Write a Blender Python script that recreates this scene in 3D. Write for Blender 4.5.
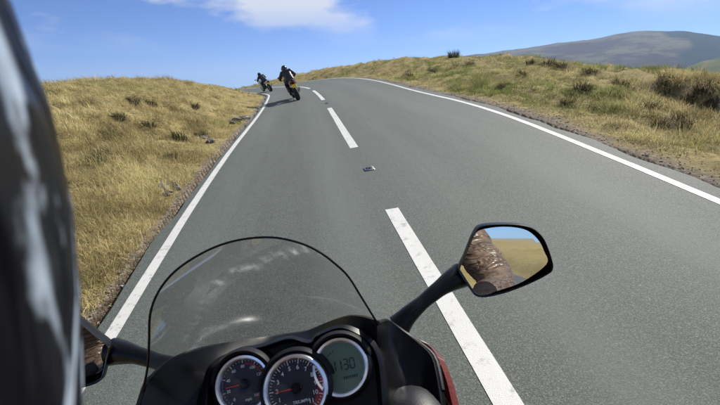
import bpy, math, random
import numpy as np
from mathutils import Vector, Matrix
R = math.radians
random.seed(4); rng = np.random.default_rng(7)
S = bpy.context.scene
COL = S.collection
for o in list(bpy.data.objects): bpy.data.objects.remove(o)

# ------------------------------------------------------------------ camera
CAM_H = 1.55
PITCH = math.atan(116.5/420.0); YAW = R(8.0); ROLL = R(2.5)
CFW = Vector((math.sin(YAW)*math.cos(PITCH), math.cos(YAW)*math.cos(PITCH), -math.sin(PITCH))); CR0 = Vector((math.cos(YAW), -math.sin(YAW), 0)); CU0 = CR0.cross(CFW)
CRT = CR0*math.cos(ROLL)-CU0*math.sin(ROLL); CUP = CU0*math.cos(ROLL)+CR0*math.sin(ROLL)      # the helmet is tilted a little
cd = bpy.data.cameras.new('camera'); cam = bpy.data.objects.new('camera', cd); COL.objects.link(cam)
cam.matrix_world = Matrix(((CRT.x, CUP.x, -CFW.x, 0), (CRT.y, CUP.y, -CFW.y, 0), (CRT.z, CUP.z, -CFW.z, CAM_H), (0, 0, 0, 1)))
cd.sensor_width = 36; cd.lens = 36*420/720; cd.clip_start = 0.01; cd.clip_end = 12000
cd.dof.use_dof = True; cd.dof.focus_distance = 3.0; cd.dof.aperture_fstop = 20
S.camera = cam
S.view_settings.view_transform = 'Standard'; S.view_settings.look = 'None'
S.view_settings.exposure = 0.70; S.view_settings.gamma = 1; S.view_settings.use_curve_mapping = False
# ------------------------------------------------------------------ sky and sun
CLOUD = (0.0, 0.0, 0.0); SUN_EL = R(38); SUN_AZ = R(48)                    # azimuth clockwise from the road direction (+Y)
w = bpy.data.worlds.new('World'); S.world = w; w.use_nodes = True
nt = w.node_tree; N = nt.nodes; Lk = nt.links; N.clear()
wo = N.new('ShaderNodeOutputWorld'); bg = N.new('ShaderNodeBackground'); bg.inputs[1].default_value = 0.058
sky = N.new('ShaderNodeTexSky'); sky.sky_type = 'NISHITA'; sky.sun_disc = False
sky.sun_elevation = SUN_EL; sky.sun_rotation = SUN_AZ; sky.altitude = 600
sky.air_density = 0.7; sky.dust_density = 0.0; sky.ozone_density = 4.0
hs = N.new('ShaderNodeMix'); hs.data_type = 'RGBA'; hs.blend_type = 'MULTIPLY'; hs.inputs[0].default_value = 1; Lk.new(sky.outputs[0], hs.inputs[6]); hs.inputs[7].default_value = (.60, .82, 1.24, 1)   # clear upland air, the camera's cool rendering of it
tc = N.new('ShaderNodeTexCoord'); sep = N.new('ShaderNodeSeparateXYZ'); Lk.new(tc.outputs['Generated'], sep.inputs[0])
def wmath(op, a, b=None):
    m = N.new('ShaderNodeMath'); m.operation = op
    for i, v in enumerate((a, b)):
        if v is None: continue
        if isinstance(v, (int, float)): m.inputs[i].default_value = v
        else: Lk.new(v, m.inputs[i])
    return m.outputs[0]
cmb = N.new('ShaderNodeMapping'); cmb.inputs['Scale'].default_value = (3.2, 3.2, 9.0); cmb.inputs['Location'].default_value = CLOUD; Lk.new(tc.outputs['Generated'], cmb.inputs[0])
n1 = N.new('ShaderNodeTexNoise'); n1.inputs['Scale'].default_value = 1.0; n1.inputs['Detail'].default_value = 8; n1.inputs['Roughness'].default_value = 0.55
Lk.new(cmb.outputs[0], n1.inputs['Vector'])
rmp = N.new('ShaderNodeValToRGB'); rmp.color_ramp.elements[0].position = 0.475; rmp.color_ramp.elements[1].position = 0.595
Lk.new(n1.outputs[0], rmp.inputs[0])
fade = N.new('ShaderNodeMapRange'); fade.inputs[1].default_value = 0.08; fade.inputs[2].default_value = 0.17; Lk.new(sep.outputs[2], fade.inputs[0])
cf = wmath('MULTIPLY', wmath('MULTIPLY', rmp.outputs[0], fade.outputs[0]), 0.85)
mixw = N.new('ShaderNodeMix'); mixw.data_type = 'RGBA'; Lk.new(cf, mixw.inputs[0])
Lk.new(hs.outputs[2], mixw.inputs[6]); mixw.inputs[7].default_value = (8.6, 8.8, 9.2, 1)
Lk.new(mixw.outputs[2], bg.inputs[0]); Lk.new(bg.outputs[0], wo.inputs[0])
sd = bpy.data.lights.new('sun', 'SUN'); sd.energy = 4.8; sd.angle = R(0.53); sd.color = (1, 0.95, 0.87)
sun = bpy.data.objects.new('sun', sd); COL.objects.link(sun)
to_sun = Vector((math.sin(SUN_AZ)*math.cos(SUN_EL), math.cos(SUN_AZ)*math.cos(SUN_EL), math.sin(SUN_EL)))
sun.rotation_euler = to_sun.to_track_quat('Z', 'Y').to_euler(); sun.location = (20, 20, 30)

# ------------------------------------------------------------------ material helpers
class Mat:
    def __init__(s, name):
        s.m = bpy.data.materials.new(name); s.m.use_nodes = True
        s.n = s.m.node_tree.nodes; s.l = s.m.node_tree.links
        s.b = s.n['Principled BSDF']; s.o = s.n['Material Output']
    def set(s, **k):
        nm = dict(col='Base Color', rough='Roughness', metal='Metallic', spec='Specular IOR Level', coat='Coat Weight', coat_rough='Coat Roughness', ior='IOR')
        for a, v in k.items():
            i = s.b.inputs[nm[a]]
            if a == 'col' and not hasattr(v, 'is_linked'): v = (*v, 1)
            if hasattr(v, 'is_linked'): s.l.new(v, i)
            else: i.default_value = v
        return s
    def coord(s, kind='Object', scale=(1, 1, 1)):
        t = s.n.new('ShaderNodeTexCoord'); mp = s.n.new('ShaderNodeMapping'); mp.inputs['Scale'].default_value = scale
        s.l.new(t.outputs[kind], mp.inputs[0]); return mp.outputs[0]
    def noise(s, scale, vec=None, detail=4, rough=.55, dist=0):
        t = s.n.new('ShaderNodeTexNoise'); t.inputs['Scale'].default_value = scale; t.inputs['Detail'].default_value = detail
        t.inputs['Roughness'].default_value = rough; t.inputs['Distortion'].default_value = dist
        s.l.new(vec if vec else s.coord(), t.inputs['Vector']); return t.outputs[0]
    def vor(s, scale, vec=None, out=0):
        t = s.n.new('ShaderNodeTexVoronoi'); t.inputs['Scale'].default_value = scale
        s.l.new(vec if vec else s.coord(), t.inputs['Vector']); return t.outputs[out]
    def ramp(s, fac, *stops):
        r = s.n.new('ShaderNodeValToRGB'); e = r.color_ramp.elements
        while len(e) < len(stops): e.new(.5)
        for q, (p, c) in zip(e, stops): q.position = p; q.color = (*c, 1) if isinstance(c, tuple) else (c, c, c, 1)
        s.l.new(fac, r.inputs[0]); return r.outputs[0]
    def mix(s, fac, a, b, mode='MIX'):
        m = s.n.new('ShaderNodeMix'); m.data_type = 'RGBA'; m.blend_type = mode
        for i, v in ((0, fac), (6, a), (7, b)):
            if hasattr(v, 'is_linked'): s.l.new(v, m.inputs[i])
            else: m.inputs[i].default_value = (*v, 1) if isinstance(v, tuple) else v
        return m.outputs[2]
    def math(s, op, a, b=0):
        m = s.n.new('ShaderNodeMath'); m.operation = op
        for i, v in enumerate((a, b)):
            if hasattr(v, 'is_linked'): s.l.new(v, m.inputs[i])
            else: m.inputs[i].default_value = v
        return m.outputs[0]
    def attr(s, name, out=0):
        a = s.n.new('ShaderNodeAttribute'); a.attribute_name = name; return a.outputs[out]
    def bump(s, h, strength=.3, dist=.01):
        b = s.n.new('ShaderNodeBump'); b.inputs['Strength'].default_value = strength; b.inputs['Distance'].default_value = dist
        s.l.new(h, b.inputs['Height']); s.l.new(b.outputs[0], s.b.inputs['Normal']); return s
def plain(name, col, rough=.5, metal=0, coat=0, var=.15, scale=30, bump=0, spec=.5):
    m = Mat(name); v = m.coord()
    nz = m.noise(scale, v)
    lo = tuple(c*(1-var) for c in col); hi = tuple(min(1, c*(1+var)) for c in col)
    m.set(col=m.ramp(nz, (.3, lo), (.7, hi)), rough=m.ramp(m.noise(scale*.6, v), (.3, max(.02, rough-.06)), (.7, min(1, rough+.08))), metal=metal, coat=coat)
    if bump: m.bump(m.noise(scale*8, v, 3), bump, .002)
    m.set(spec=spec)
    return m.m

M = {}
# road
m = Mat('asphalt'); v = m.coord()
big = m.noise(.35, v, 5, .6); fine = m.noise(240, v, 3, .7); mid = m.noise(9, v, 5, .65)
c = m.mix(m.ramp(big, (.3, 0.), (.72, 1.)), (0.0773, 0.0899, 0.0783), (0.1058, 0.1210, 0.1053))
c = m.mix(m.ramp(mid, (.35, 0.), (.7, .4)), c, (0.0655, 0.0757, 0.0670))
vc = m.vor(210, v, 1)
c = m.mix(.75, c, m.ramp(vc, (.2, (0.0420, 0.0490, 0.0426)), (.6, (0.0882, 0.1024, 0.0896)), (.95, (0.2100, 0.2314, 0.2044))))
c = m.mix(m.math('MULTIPLY', m.attr('track', 2), m.ramp(m.noise(.8, m.coord('Object', (1.5, .3, 1)), 4), (.3, .1), (.7, .6))), c, (0.1344, 0.1531, 0.1340))
strk = m.noise(1.0, m.coord('Object', (5.0, .25, 1)), 5, .6)
c = m.mix(m.ramp(strk, (.5, 0.), (.75, .3)), c, (0.0521, 0.0596, 0.0531))
m.set(col=c, rough=m.ramp(fine, (.3, .68), (.7, .9)), spec=.3)
m.bump(m.math('ADD', m.vor(210, v, 0), m.math('MULTIPLY', fine, .5)), .35, .003)
M['asphalt'] = m.m
m = Mat('road_paint'); v = m.coord()
c = m.mix(m.ramp(m.noise(14, v, 6, .7), (.30, 0.), (.45, 1.)), (.26, .26, .24), (.60, .60, .56))
c = m.mix(m.ramp(m.noise(1.6, v, 4), (.4, 0.), (.75, .35)), c, (.45, .44, .41))
m.set(col=c, rough=.6); m.bump(m.vor(200, v, 0), .3, .003); M['paint'] = m.m
# moor ground
m = Mat('moor_ground'); v = m.coord()
d = m.attr('road_d', 2)
n_big = m.noise(.18, v, 6, .6); n_mid = m.noise(1.6, v, 6, .6); n_f = m.noise(14, v, 6, .65)
c = m.mix(m.ramp(n_mid, (.32, 0.), (.66, 1.)), (.26, .205, .085), (.46, .37, .16))
c = m.mix(m.ramp(n_big, (.5, 0.), (.7, .6)), c, (.22, .21, .07))
c = m.mix(m.ramp(n_f, (.3, .7), (.6, 0.)), c, (.085, .07, .032))
soil = m.mix(m.ramp(m.vor(26, v, 1), (.2, 0.), (.9, 1.)), (.13, .105, .075), (.30, .26, .205))
edge = m.math('ADD', d, m.math('MULTIPLY', m.math('SUBTRACT', m.noise(2.2, v, 5, .7), .5), 1.6))
c = m.mix(m.ramp(edge, (.30, 1.), (.75, 0.)), c, soil)
geo = m.n.new('ShaderNodeNewGeometry'); sx = m.n.new('ShaderNodeSeparateXYZ'); m.l.new(geo.outputs['True Normal'], sx.inputs[0])
c = m.mix(m.ramp(sx.outputs[2], (.55, 1.), (.80, 0.)), c, (.065, .046, .030))
m.set(col=c, rough=.95, spec=.1); m.bump(m.math('ADD', n_f, m.noise(55, v, 4)), .8, .05); M['ground'] = m.m
m = Mat('dry_grass')
c = m.attr('tint', 0); m.set(col=c, rough=.75, spec=.15)
tr = m.n.new('ShaderNodeBsdfTranslucent'); m.l.new(c, tr.inputs[0]); ms = m.n.new('ShaderNodeMixShader'); ms.inputs[0].default_value = .3
m.l.new(m.b.outputs[0], ms.inputs[1]); m.l.new(tr.outputs[0], ms.inputs[2]); m.l.new(ms.outputs[0], m.o.inputs[0]); M['grass'] = m.m
M['stone'] = plain('weathered_stone', (.16, .14, .115), .85, scale=9, var=.4, bump=.5)
M['pale_stone'] = plain('pale_stone', (.55, .53, .48), .8, scale=12, var=.2, bump=.4)
M['gravel'] = plain('verge_gravel', (.26, .215, .16), .9, scale=6, var=.5, spec=.1)
# far hill
m = Mat('far_moor'); v = m.coord()
c = m.mix(m.ramp(m.noise(.0045, v, 8, .65, .6), (.43, 0.), (.55, 1.)), (.050, .034, .032), (.14, .13, .065))
c = m.mix(m.ramp(m.noise(.014, v, 7, .7), (.50, 0.), (.58, .8)), c, (.040, .030, .022))
c = m.mix(m.ramp(m.noise(.06, v, 4, .7), (.45, 0.), (.65, .4)), c, (.10, .085, .045))
c = m.mix(m.attr('wood', 2), c, m.mix(m.ramp(m.noise(.12, v, 3), (.35, 0.), (.65, 1.)), (.010, .017, .012), (.026, .036, .02)))
m.set(col=c, rough=1, spec=0); M['hill'] = m.m
m = Mat('far_pasture'); v = m.coord()
c = m.mix(m.ramp(m.noise(.03, v, 5), (.4, 0.), (.6, 1.)), (.10, .115, .04), (.16, .15, .065)); m.set(col=c, rough=1, spec=0); M['pasture'] = m.m
# motorcycle
M['black_plastic'] = plain('black_textured_plastic', (.008, .008, .009), .5, scale=60, var=.3, bump=.15, spec=.2)
M['black_satin'] = plain('black_satin_plastic', (.006, .006, .007), .3, scale=25, var=.25, spec=.22)
M['black_gloss'] = plain('black_gloss_paint', (.006, .006, .008), .16, coat=.6, scale=20)
M['grey_plastic'] = plain('charcoal_plastic', (.011, .012, .014), .5, scale=40, bump=.2, spec=.3)
M['red'] = plain('dark_red_paint', (.13, .004, .010), .25, metal=.25, coat=1.0, scale=200, var=.2)
M['rubber'] = plain('tyre_rubber', (.018, .018, .018), .8, scale=30, bump=.3)
M['steel'] = plain('brushed_steel', (.55, .55, .56), .3, metal=1, scale=50)
M['alloy'] = plain('alloy', (.32, .32, .33), .38, metal=1, scale=50)
M['chrome'] = plain('satin_chrome', (.95, .94, .92), .26, metal=1, scale=15, var=.06)
M['engine'] = plain('engine_metal', (.06, .06, .065), .5, metal=.7, scale=20)
M['seat'] = plain('seat_vinyl', (.018, .018, .02), .6, scale=80, bump=.3)
M['yellow'] = plain('yellow_plate', (.95, .62, .01), .5, scale=20, var=.05)
M['red_lens'] = plain('red_lens', (.35, .01, .01), .15, coat=.5)
M['amber'] = plain('amber_lens', (.6, .2, .02), .2, coat=.5)
M['white_paint'] = plain('white_paint', (.72, .72, .70), .3, coat=.5, var=.06)
M['clear_lens'] = plain('clear_lens', (.6, .62, .64), .1, coat=1)
M['dial'] = plain('dial_face', (.014, .014, .022), .5, scale=40, var=.15)
M['white_print'] = plain('white_print', (.75, .75, .74), .6, var=.05)
M['red_print'] = plain('red_print', (.32, .02, .035), .6, var=.1)
M['needle'] = plain('needle_red', (.75, .06, .04), .4, var=.05)
M['lcd'] = plain('lcd_face', (.12, .20, .14), .35, scale=6, var=.15)
M['lcd_ink'] = plain('lcd_ink', (.012, .018, .018), .5)
m = Mat('mirror_glass'); m.set(col=(.86, .88, .89), metal=1, rough=.012); M['mirror'] = m.m
def clear(name, tint, smear_and_glint):
    m = Mat(name); tr = m.n.new('ShaderNodeBsdfTransparent'); tr.inputs[0].default_value = (*tint, 1)
    gl = m.n.new('ShaderNodeBsdfGlossy'); gl.inputs['Roughness'].default_value = .03
    fr = m.n.new('ShaderNodeFresnel'); fr.inputs[0].default_value = 1.45
    a = m.n.new('ShaderNodeMixShader'); m.l.new(m.math('MULTIPLY', fr.outputs[0], .45), a.inputs[0]); m.l.new(tr.outputs[0], a.inputs[1]); m.l.new(gl.outputs[0], a.inputs[2])
    last = a.outputs[0]
    if smear_and_glint:                                     # fine scratches, dried smears and dust, plus painted-in reflection streaks
        v = m.coord('Object', (9, 9, 26)); df = m.n.new('ShaderNodeBsdfTranslucent'); df.inputs[0].default_value = (.8, .8, .78, 1)
        k1 = m.ramp(m.noise(1.0, v, 6, .6, 1.5), (.62, 0.), (.76, .12))
        k2 = m.math('MULTIPLY', m.ramp(m.noise(4, m.coord(), 5), (.3, .01), (.7, .05)), 1.0)
        k3 = m.attr('painted_glint', 2)  # pale arcs standing in for reflections on the screen
        f = m.math('MINIMUM', m.math('ADD', m.math('ADD', m.math('MULTIPLY', k1, .35), k2), m.math('MULTIPLY', k3, m.ramp(m.noise(70, m.coord(), 3), (.38, .0), (.68, .38)))), .8)
        b2 = m.n.new('ShaderNodeMixShader'); m.l.new(f, b2.inputs[0]); m.l.new(last, b2.inputs[1]); m.l.new(df.outputs[0], b2.inputs[2]); last = b2.outputs[0]
    m.l.new(last, m.o.inputs[0]); return m.m
M['screen'] = clear('clear_screen_plastic', (.93, .945, .94), True)
M['cover'] = clear('gauge_cover', (.95, .95, .95), False)
m = Mat('brown_leather'); v = m.coord(); nz = m.noise(14, v, 6, .65)
m.set(col=m.ramp(nz, (.3, (.06, .040, .026)), (.7, (.19, .13, .085))), rough=m.ramp(m.noise(40, v), (.3, .26), (.7, .46)), spec=.6)
crs = m.math('MINIMUM', m.math('ABSOLUTE', m.math('SUBTRACT', m.noise(1, m.coord('Object', (9, 9, 27)), 2.5, .5, .9), .5)), .10)
m.bump(m.math('ADD', m.math('MULTIPLY', m.noise(110, v, 3), .05), m.math('MULTIPLY', crs, 6.0)), .8, .016); M['leather'] = m.m
M['brown_glove'] = plain('brown_glove', (.010, .006, .004), .6, scale=60, bump=.3, spec=.3)
M['black_leather'] = plain('black_leather', (.022, .022, .026), .5, scale=30, var=.3, bump=.3)
M['denim'] = plain('dark_trousers', (.016, .016, .022), .8, scale=60, bump=.3)
M['glove'] = plain('black_glove', (.012, .012, .012), .6, scale=60, bump=.3)
m = Mat('helmet_shell'); v = m.coord('Object', (1, 1, .8))            # black shell, scuffed lacquer; pale blue-grey blotches in the colour imitate reflections
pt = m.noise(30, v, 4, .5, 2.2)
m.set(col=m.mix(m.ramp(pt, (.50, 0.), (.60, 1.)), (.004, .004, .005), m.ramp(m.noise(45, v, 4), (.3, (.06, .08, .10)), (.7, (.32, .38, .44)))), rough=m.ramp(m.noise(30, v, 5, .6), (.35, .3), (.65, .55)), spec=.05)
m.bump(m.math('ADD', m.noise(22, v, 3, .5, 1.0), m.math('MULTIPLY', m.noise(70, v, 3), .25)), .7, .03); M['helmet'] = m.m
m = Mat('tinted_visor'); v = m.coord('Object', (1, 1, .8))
m.set(col=m.mix(m.ramp(m.noise(34, v, 4, .5, 2.0), (.53, 0.), (.62, 1.)), (.004, .004, .006), (.26, .31, .37)), rough=m.ramp(m.noise(40, v, 5, .6), (.35, .28), (.7, .5)), spec=.05); m.bump(m.noise(20, v, 3, .5, 1.2), .6, .03); M['visor'] = m.m  # dark visor; its pale patches are reflections put into the colour

# ------------------------------------------------------------------ mesh helpers
class MB:
    def __init__(s): s.v = []; s.f = []
    def add(s, vs, fs):
        b = len(s.v); s.v += [tuple(p) for p in vs]; s.f += [tuple(i+b for i in f) for f in fs]; return s
    def box(s, c, size, bev=0, rot=None):
        hx, hy, hz = (q/2 for q in size); b = min(bev, hx*.95, hy*.95, hz*.95)
        P = []; F = []
        if b <= 0:
            P = [Vector((x, y, z)) for z in (-hz, hz) for x, y in ((-hx, -hy), (hx, -hy), (hx, hy), (-hx, hy))]
            F = [(3, 2, 1, 0), (4, 5, 6, 7)]+[(i, (i+1) % 4, (i+1) % 4+4, i+4) for i in range(4)]
        else:
            rings = [(-hz, b), (-hz+b, 0), (hz-b, 0), (hz, b)]
            for z, q in rings:
                ax, ay = hx-q, hy-q; k = b*.9
                P += [Vector(p) for p in ((-ax+k, -ay, z), (ax-k, -ay, z), (ax, -ay+k, z), (ax, ay-k, z), (ax-k, ay, z), (-ax+k, ay, z), (-ax, ay-k, z), (-ax, -ay+k, z))]
            for r in range(3): F += [(r*8+i, r*8+(i+1) % 8, r*8+8+(i+1) % 8, r*8+8+i) for i in range(8)]
            F += [tuple(range(7, -1, -1)), tuple(range(24, 32))]
        if rot: P = [rot @ p for p in P]
        return s.add([p+Vector(c) for p in P], F)
    def loft(s, rings, close=True, cap=True):
        n = len(rings[0]); P = [p for r in rings for p in r]; F = []
        for i in range(len(rings)-1):
            for j in range(n if close else n-1):
                k = (j+1) % n; F.append((i*n+j, i*n+k, (i+1)*n+k, (i+1)*n+j))
        if close and cap: F += [tuple(range(n-1, -1, -1)), tuple((len(rings)-1)*n+j for j in range(n))]
        return s.add(P, F)
    def tube(s, pts, rad, seg=10, cap=True, flat=1.0, upv=(0, 0, 1)):
        pts = [Vector(p) for p in pts]; n = len(pts)
        if isinstance(rad, (int, float)): rad = [rad]*n
        rings = []; a = None
        for i, p in enumerate(pts):
            t = (pts[min(i+1, n-1)]-pts[max(i-1, 0)]).normalized()
            if a is None:
                u = Vector(upv)
                if abs(u.dot(t)) > .95: u = Vector((1, 0, 0))
                a = (u-t*u.dot(t)).normalized()
            else: a = (a-t*a.dot(t)).normalized()
            b = t.cross(a)
            rings.append([p+(a*math.cos(q)*flat+b*math.sin(q))*rad[i] for q in (2*math.pi*k/seg for k in range(seg))])
        return s.loft(rings, True, cap)
    def lathe(s, prof, c=(0, 0, 0), rot=None, seg=32, a0=0, a1=2*math.pi):
        full = abs(a1-a0-2*math.pi) < 1e-6; k = seg if full else seg+1; P = []; F = []
        for r, z in prof:
            for i in range(k):
                t = a0+(a1-a0)*i/seg; p = Vector((r*math.cos(t), r*math.sin(t), z)); P.append((rot @ p if rot else p)+Vector(c))
        for i in range(len(prof)-1):
            for j in range(k if full else k-1):
                q = (j+1) % k; F.append((i*k+j, i*k+q, (i+1)*k+q, (i+1)*k+j))
        return s.add(P, F)
    def ball(s, c, r, u=14, vv=9, rot=None):
        r = (r, r, r) if isinstance(r, (int, float)) else r; rings = []
        for i in range(1, vv):
            t = math.pi*i/vv; ring = []
            for j in range(u):
                q = 2*math.pi*j/u; p = Vector((math.sin(t)*math.cos(q)*r[0], math.sin(t)*math.sin(q)*r[1], math.cos(t)*r[2])); ring.append((rot @ p if rot else p)+Vector(c))
            rings.append(ring)
        return s.loft(rings)
    def build(s, name, mat, parent=None, smooth=True, angle=40):
        me = bpy.data.meshes.new(name); me.from_pydata(s.v, [], s.f); me.update()
        return link(name, me, mat, parent, smooth, angle)
def link(name, me, mat=None, parent=None, smooth=True, angle=40):
    if mat is not None: me.materials.append(mat)
    o = bpy.data.objects.new(name, me); COL.objects.link(o)
    if parent is not None: o.parent = parent
    if smooth:
        me.polygons.foreach_set('use_smooth', [True]*len(me.polygons))
        if angle: me.set_sharp_from_angle(angle=R(angle))
    return o
def tag(o, label=None, cat=None, group=None, kind=None):
    for k, v in (('label', label), ('category', cat), ('group', group), ('kind', kind)):
        if v: o[k] = v
    return o
def empty(name, loc=(0, 0, 0)):
    o = bpy.data.objects.new(name, None); COL.objects.link(o); o.location = loc; o.empty_display_size = .1; return o
def spline(P, n):
    P = [Vector(p) for p in P]; out = []
    for k in range(n):
        t = k/(n-1)*(len(P)-1); i = min(int(t), len(P)-2); f = t-i
        a, b, c, d = P[max(i-1, 0)], P[i], P[i+1], P[min(i+2, len(P)-1)]
        out.append(.5*((2*b)+(c-a)*f+(2*a-5*b+4*c-d)*f*f+(3*b-a-3*c+d)*f**3))
    return out
def np_mesh(name, V, F):
    me = bpy.data.meshes.new(name); V = np.asarray(V, np.float32); F = np.asarray(F, np.int32); k = F.shape[1]
    me.vertices.add(len(V)); me.vertices.foreach_set('co', V.ravel()); me.loops.add(F.size); me.loops.foreach_set('vertex_index', F.ravel())
    me.polygons.add(len(F)); me.polygons.foreach_set('loop_start', np.arange(0, F.size, k, dtype=np.int32)); me.update(calc_edges=True); return me
def fattr(me, name, vals):
    a = me.attributes.new(name, 'FLOAT', 'POINT'); a.data.foreach_set('value', np.asarray(vals, np.float32))
def grid_faces(nr, nc, wrap=False):
    i = np.arange(nr-1)[:, None]; j = np.arange(nc if wrap else nc-1)[None]; k = (j+1) % nc
    return np.stack([i*nc+j, i*nc+k, (i+1)*nc+k, (i+1)*nc+j], -1).reshape(-1, 4)
def vnoise(x, y, seed=0):
    xi = np.floor(x).astype(np.int64); yi = np.floor(y).astype(np.int64); fx = x-xi; fy = y-yi
    fx = fx*fx*(3-2*fx); fy = fy*fy*(3-2*fy)
    def h(a, b):
        n = (a*374761393+b*668265263+seed*974634777) & 0xffffffff
        n = ((n ^ (n >> 13))*1274126177) & 0xffffffff
        return ((n ^ (n >> 16)) & 0xffff)/65535.0
    return (h(xi, yi)*(1-fx)+h(xi+1, yi)*fx)*(1-fy)+(h(xi, yi+1)*(1-fx)+h(xi+1, yi+1)*fx)*fy
def fbm(x, y, seed=0, oct=4):
    r = 0; a = .5
    for k in range(oct): r = r+a*vnoise(x*2**k+k*17.3, y*2**k+k*9.1, seed+k); a *= .5
    return r/(1-.5**oct)

# ------------------------------------------------------------------ the road's line: curvature, gradient, camber and width along it
KN = np.array([-130, -30, -6, 4, 8, 12, 16, 20, 24, 28, 32, 38, 48, 75, 130.])
KAP = np.array([.004, .0, .0051, -.0016, -.0053, .0061, .0055, .0056, .0246, .035, .0268, .0067, .002, .004, .008])
GRD = np.array([.05, .08, .1353, .0978, .0598, .0529, .0582, .0453, .0263, .0128, .0094, .0016, -.03, -.09, -.06])
BNK = np.array([.02, .02, .0461, .0894, .1074, .1103, .1094, .1169, .1452, .1694, .1524, .0978, .0514, .0175, 0])
WRT = np.array([2.0, 1.95, 1.9339, 2.5116, 2.7171, 2.5937, 2.7511, 2.833, 2.7412, 2.5642, 2.3845, 2.2268, 2.1546, 2.1312, 2.1])
WL = 2.024
DS = .25; s_ = np.arange(-120, 125, DS)
def sm(vv):
    f = np.interp(s_, KN, vv); return np.convolve(np.pad(f, 8, 'edge'), np.ones(17)/17, 'valid')
kap, grd, bnk, wrt = sm(KAP), sm(GRD), sm(BNK), sm(WRT); I0 = int(np.argmin(abs(s_)))
def cum(f):
    c = np.concatenate([[0], np.cumsum((f[1:]+f[:-1])/2*DS)]); return c-c[I0]
psi = -.0033+cum(kap); CX = .7958+cum(-np.sin(psi)); CY = cum(np.cos(psi)); CZ = .0518+cum(grd); TB = np.tan(bnk)
def road_pt(s, o, up=0.0):
    s = np.asarray(s, float); f = lambda a: np.interp(s, s_, a)
    p = f(psi); return np.stack([f(CX)+o*np.cos(p), f(CY)+o*np.sin(p), f(CZ)+o*f(TB)+up], -1)
def near_road(x, y):
    x = np.ravel(x); y = np.ravel(y); S2 = np.zeros(len(x)); O2 = np.zeros(len(x)); st = slice(None, None, 2)
    ax, ay, ss, pp = CX[st], CY[st], s_[st], psi[st]
    for a in range(0, len(x), 20000):
        e = slice(a, a+20000); dx = x[e, None]-ax; dy = y[e, None]-ay; i = np.argmin(dx*dx+dy*dy, 1); r = np.arange(len(i))
        dx, dy = dx[r, i], dy[r, i]; p = pp[i]; al = -np.sin(p)*dx+np.cos(p)*dy; S2[e] = np.clip(ss[i]+np.clip(al, -.6, .6), s_[0], s_[-1]); O2[e] = np.cos(p)*dx+np.sin(p)*dy
    return S2, O2
A_S = np.array([-120, -10, 0, 5, 7.5, 11.5, 15, 19.5, 24, 28, 31, 34, 37, 41, 46, 52, 125.])
A_LEFT = np.array([1.2, 1.2, 1.2, 1.12, 1.1, 1.1, 1.12, 1.15, 1.12, 1.0, .75, .5, .3, .15, .1, 0, 0])
A_RIGHT = np.array([2.6, 2.0, .2, .0, .0, .25, .52, .72, 1.0, 1.22, 1.42, 1.6, 1.6, 1.55, 1.35, 1.1, 0])
def ground(x, y):
    x = np.ravel(np.asarray(x, float)); y = np.ravel(np.asarray(y, float)); s, o = near_road(x, y)
    wr = np.interp(s, s_, wrt); ec = np.clip(o, -WL-.2, wr+.25)
    z = np.interp(s, s_, CZ)+ec*np.interp(s, s_, TB)
    dl = np.maximum(-o-WL-.2, 0); dr = np.maximum(o-wr-.25, 0); d = np.maximum(dl, dr)
    al = np.interp(s, A_S, A_LEFT); ar = np.interp(s, A_S, A_RIGHT)
    z = z+al*(1-np.exp(-(dl/2.9)**1.6))-np.maximum(dl-4.5, 0)**1.15*.05
    k = np.maximum(dr-.7, 0)
    z = z+ar*(1-np.exp(-(k/3.4)**1.5))-np.maximum(dr-7, 0)**1.2*.12/(1+np.exp(-np.clip(s+4, -30, 30)*.7))
    along = (x-7.3)*.381+(y-6.0)*.924; across = (x-7.3)*.924-(y-6.0)*.381+.9*(fbm(x*.9, y*.9, 31, 3)-.5)     # an eroded peat step in the bank
    hw = (1/(1+np.exp(-np.clip((along+3.5)*2, -50, 50))))*(1/(1+np.exp(np.clip((along-4.3)*2, -50, 50))))*(o > 0)
    st = 1/(1+np.exp(-np.clip(across*14, -50, 50))); z = z+hw*(st*.08*np.exp(-np.maximum(across, 0)*.35)-(1-st)*.30*np.exp(np.minimum(across, 0)*1.1))
    bk = 1/(1+np.exp(np.clip(s+8, -30, 30)*.5)); z = z+bk*np.clip((d-5)/25, 0, 1)*(9*(fbm(x*.022, y*.022, 19, 4)-.38)-np.maximum(d-45, 0)*.10)       # rolling moor behind
    rough = np.clip(d/1.6, 0, 1)
    z = z+rough*(.42*(fbm(x*.33, y*.33, 3, 3)-.5)+.26*(fbm(x*1.3, y*1.3, 5, 3)-.5)+.22*(fbm(x*2.6, y*2.6, 15, 2)-.5)+.07*(fbm(x*5, y*5, 8, 2)-.5))
    z = z+.012*(fbm(x*4, y*4, 11, 3)-.5)*(d > .02)
    z = np.where(d <= .0, z-.07, z-.012*np.exp(-d*4))
    far = np.hypot(x, y); z = np.where(far > 150, np.maximum(z, -70+10*fbm(x*.004, y*.004, 2, 3)), z)
    return z, d, s, o

# ground: one sheet, fine near the road, coarse to the horizon
ang = np.radians(np.concatenate([np.arange(-62, 72, .3), np.arange(72, 205, .45), np.arange(205, 298, 1.1)]))
rad = np.concatenate([[.05], np.exp(np.arange(math.log(.6), math.log(75), .0165)), np.exp(np.linspace(math.log(78), math.log(9000), 60))])
AA, RR = np.meshgrid(ang, rad); gx = RR*np.sin(AA); gy = RR*np.cos(AA)
gz, gd, _, go = ground(gx, gy)
me = np_mesh('ground', np.stack([gx.ravel(), gy.ravel(), gz], -1), grid_faces(len(rad), len(ang), True)[:, ::-1])
fattr(me, 'road_d', np.minimum(np.where(go < 0, gd*5.5, gd*1.7), 5)); tag(link('ground', me, M['ground'], angle=0), kind='structure')

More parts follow.
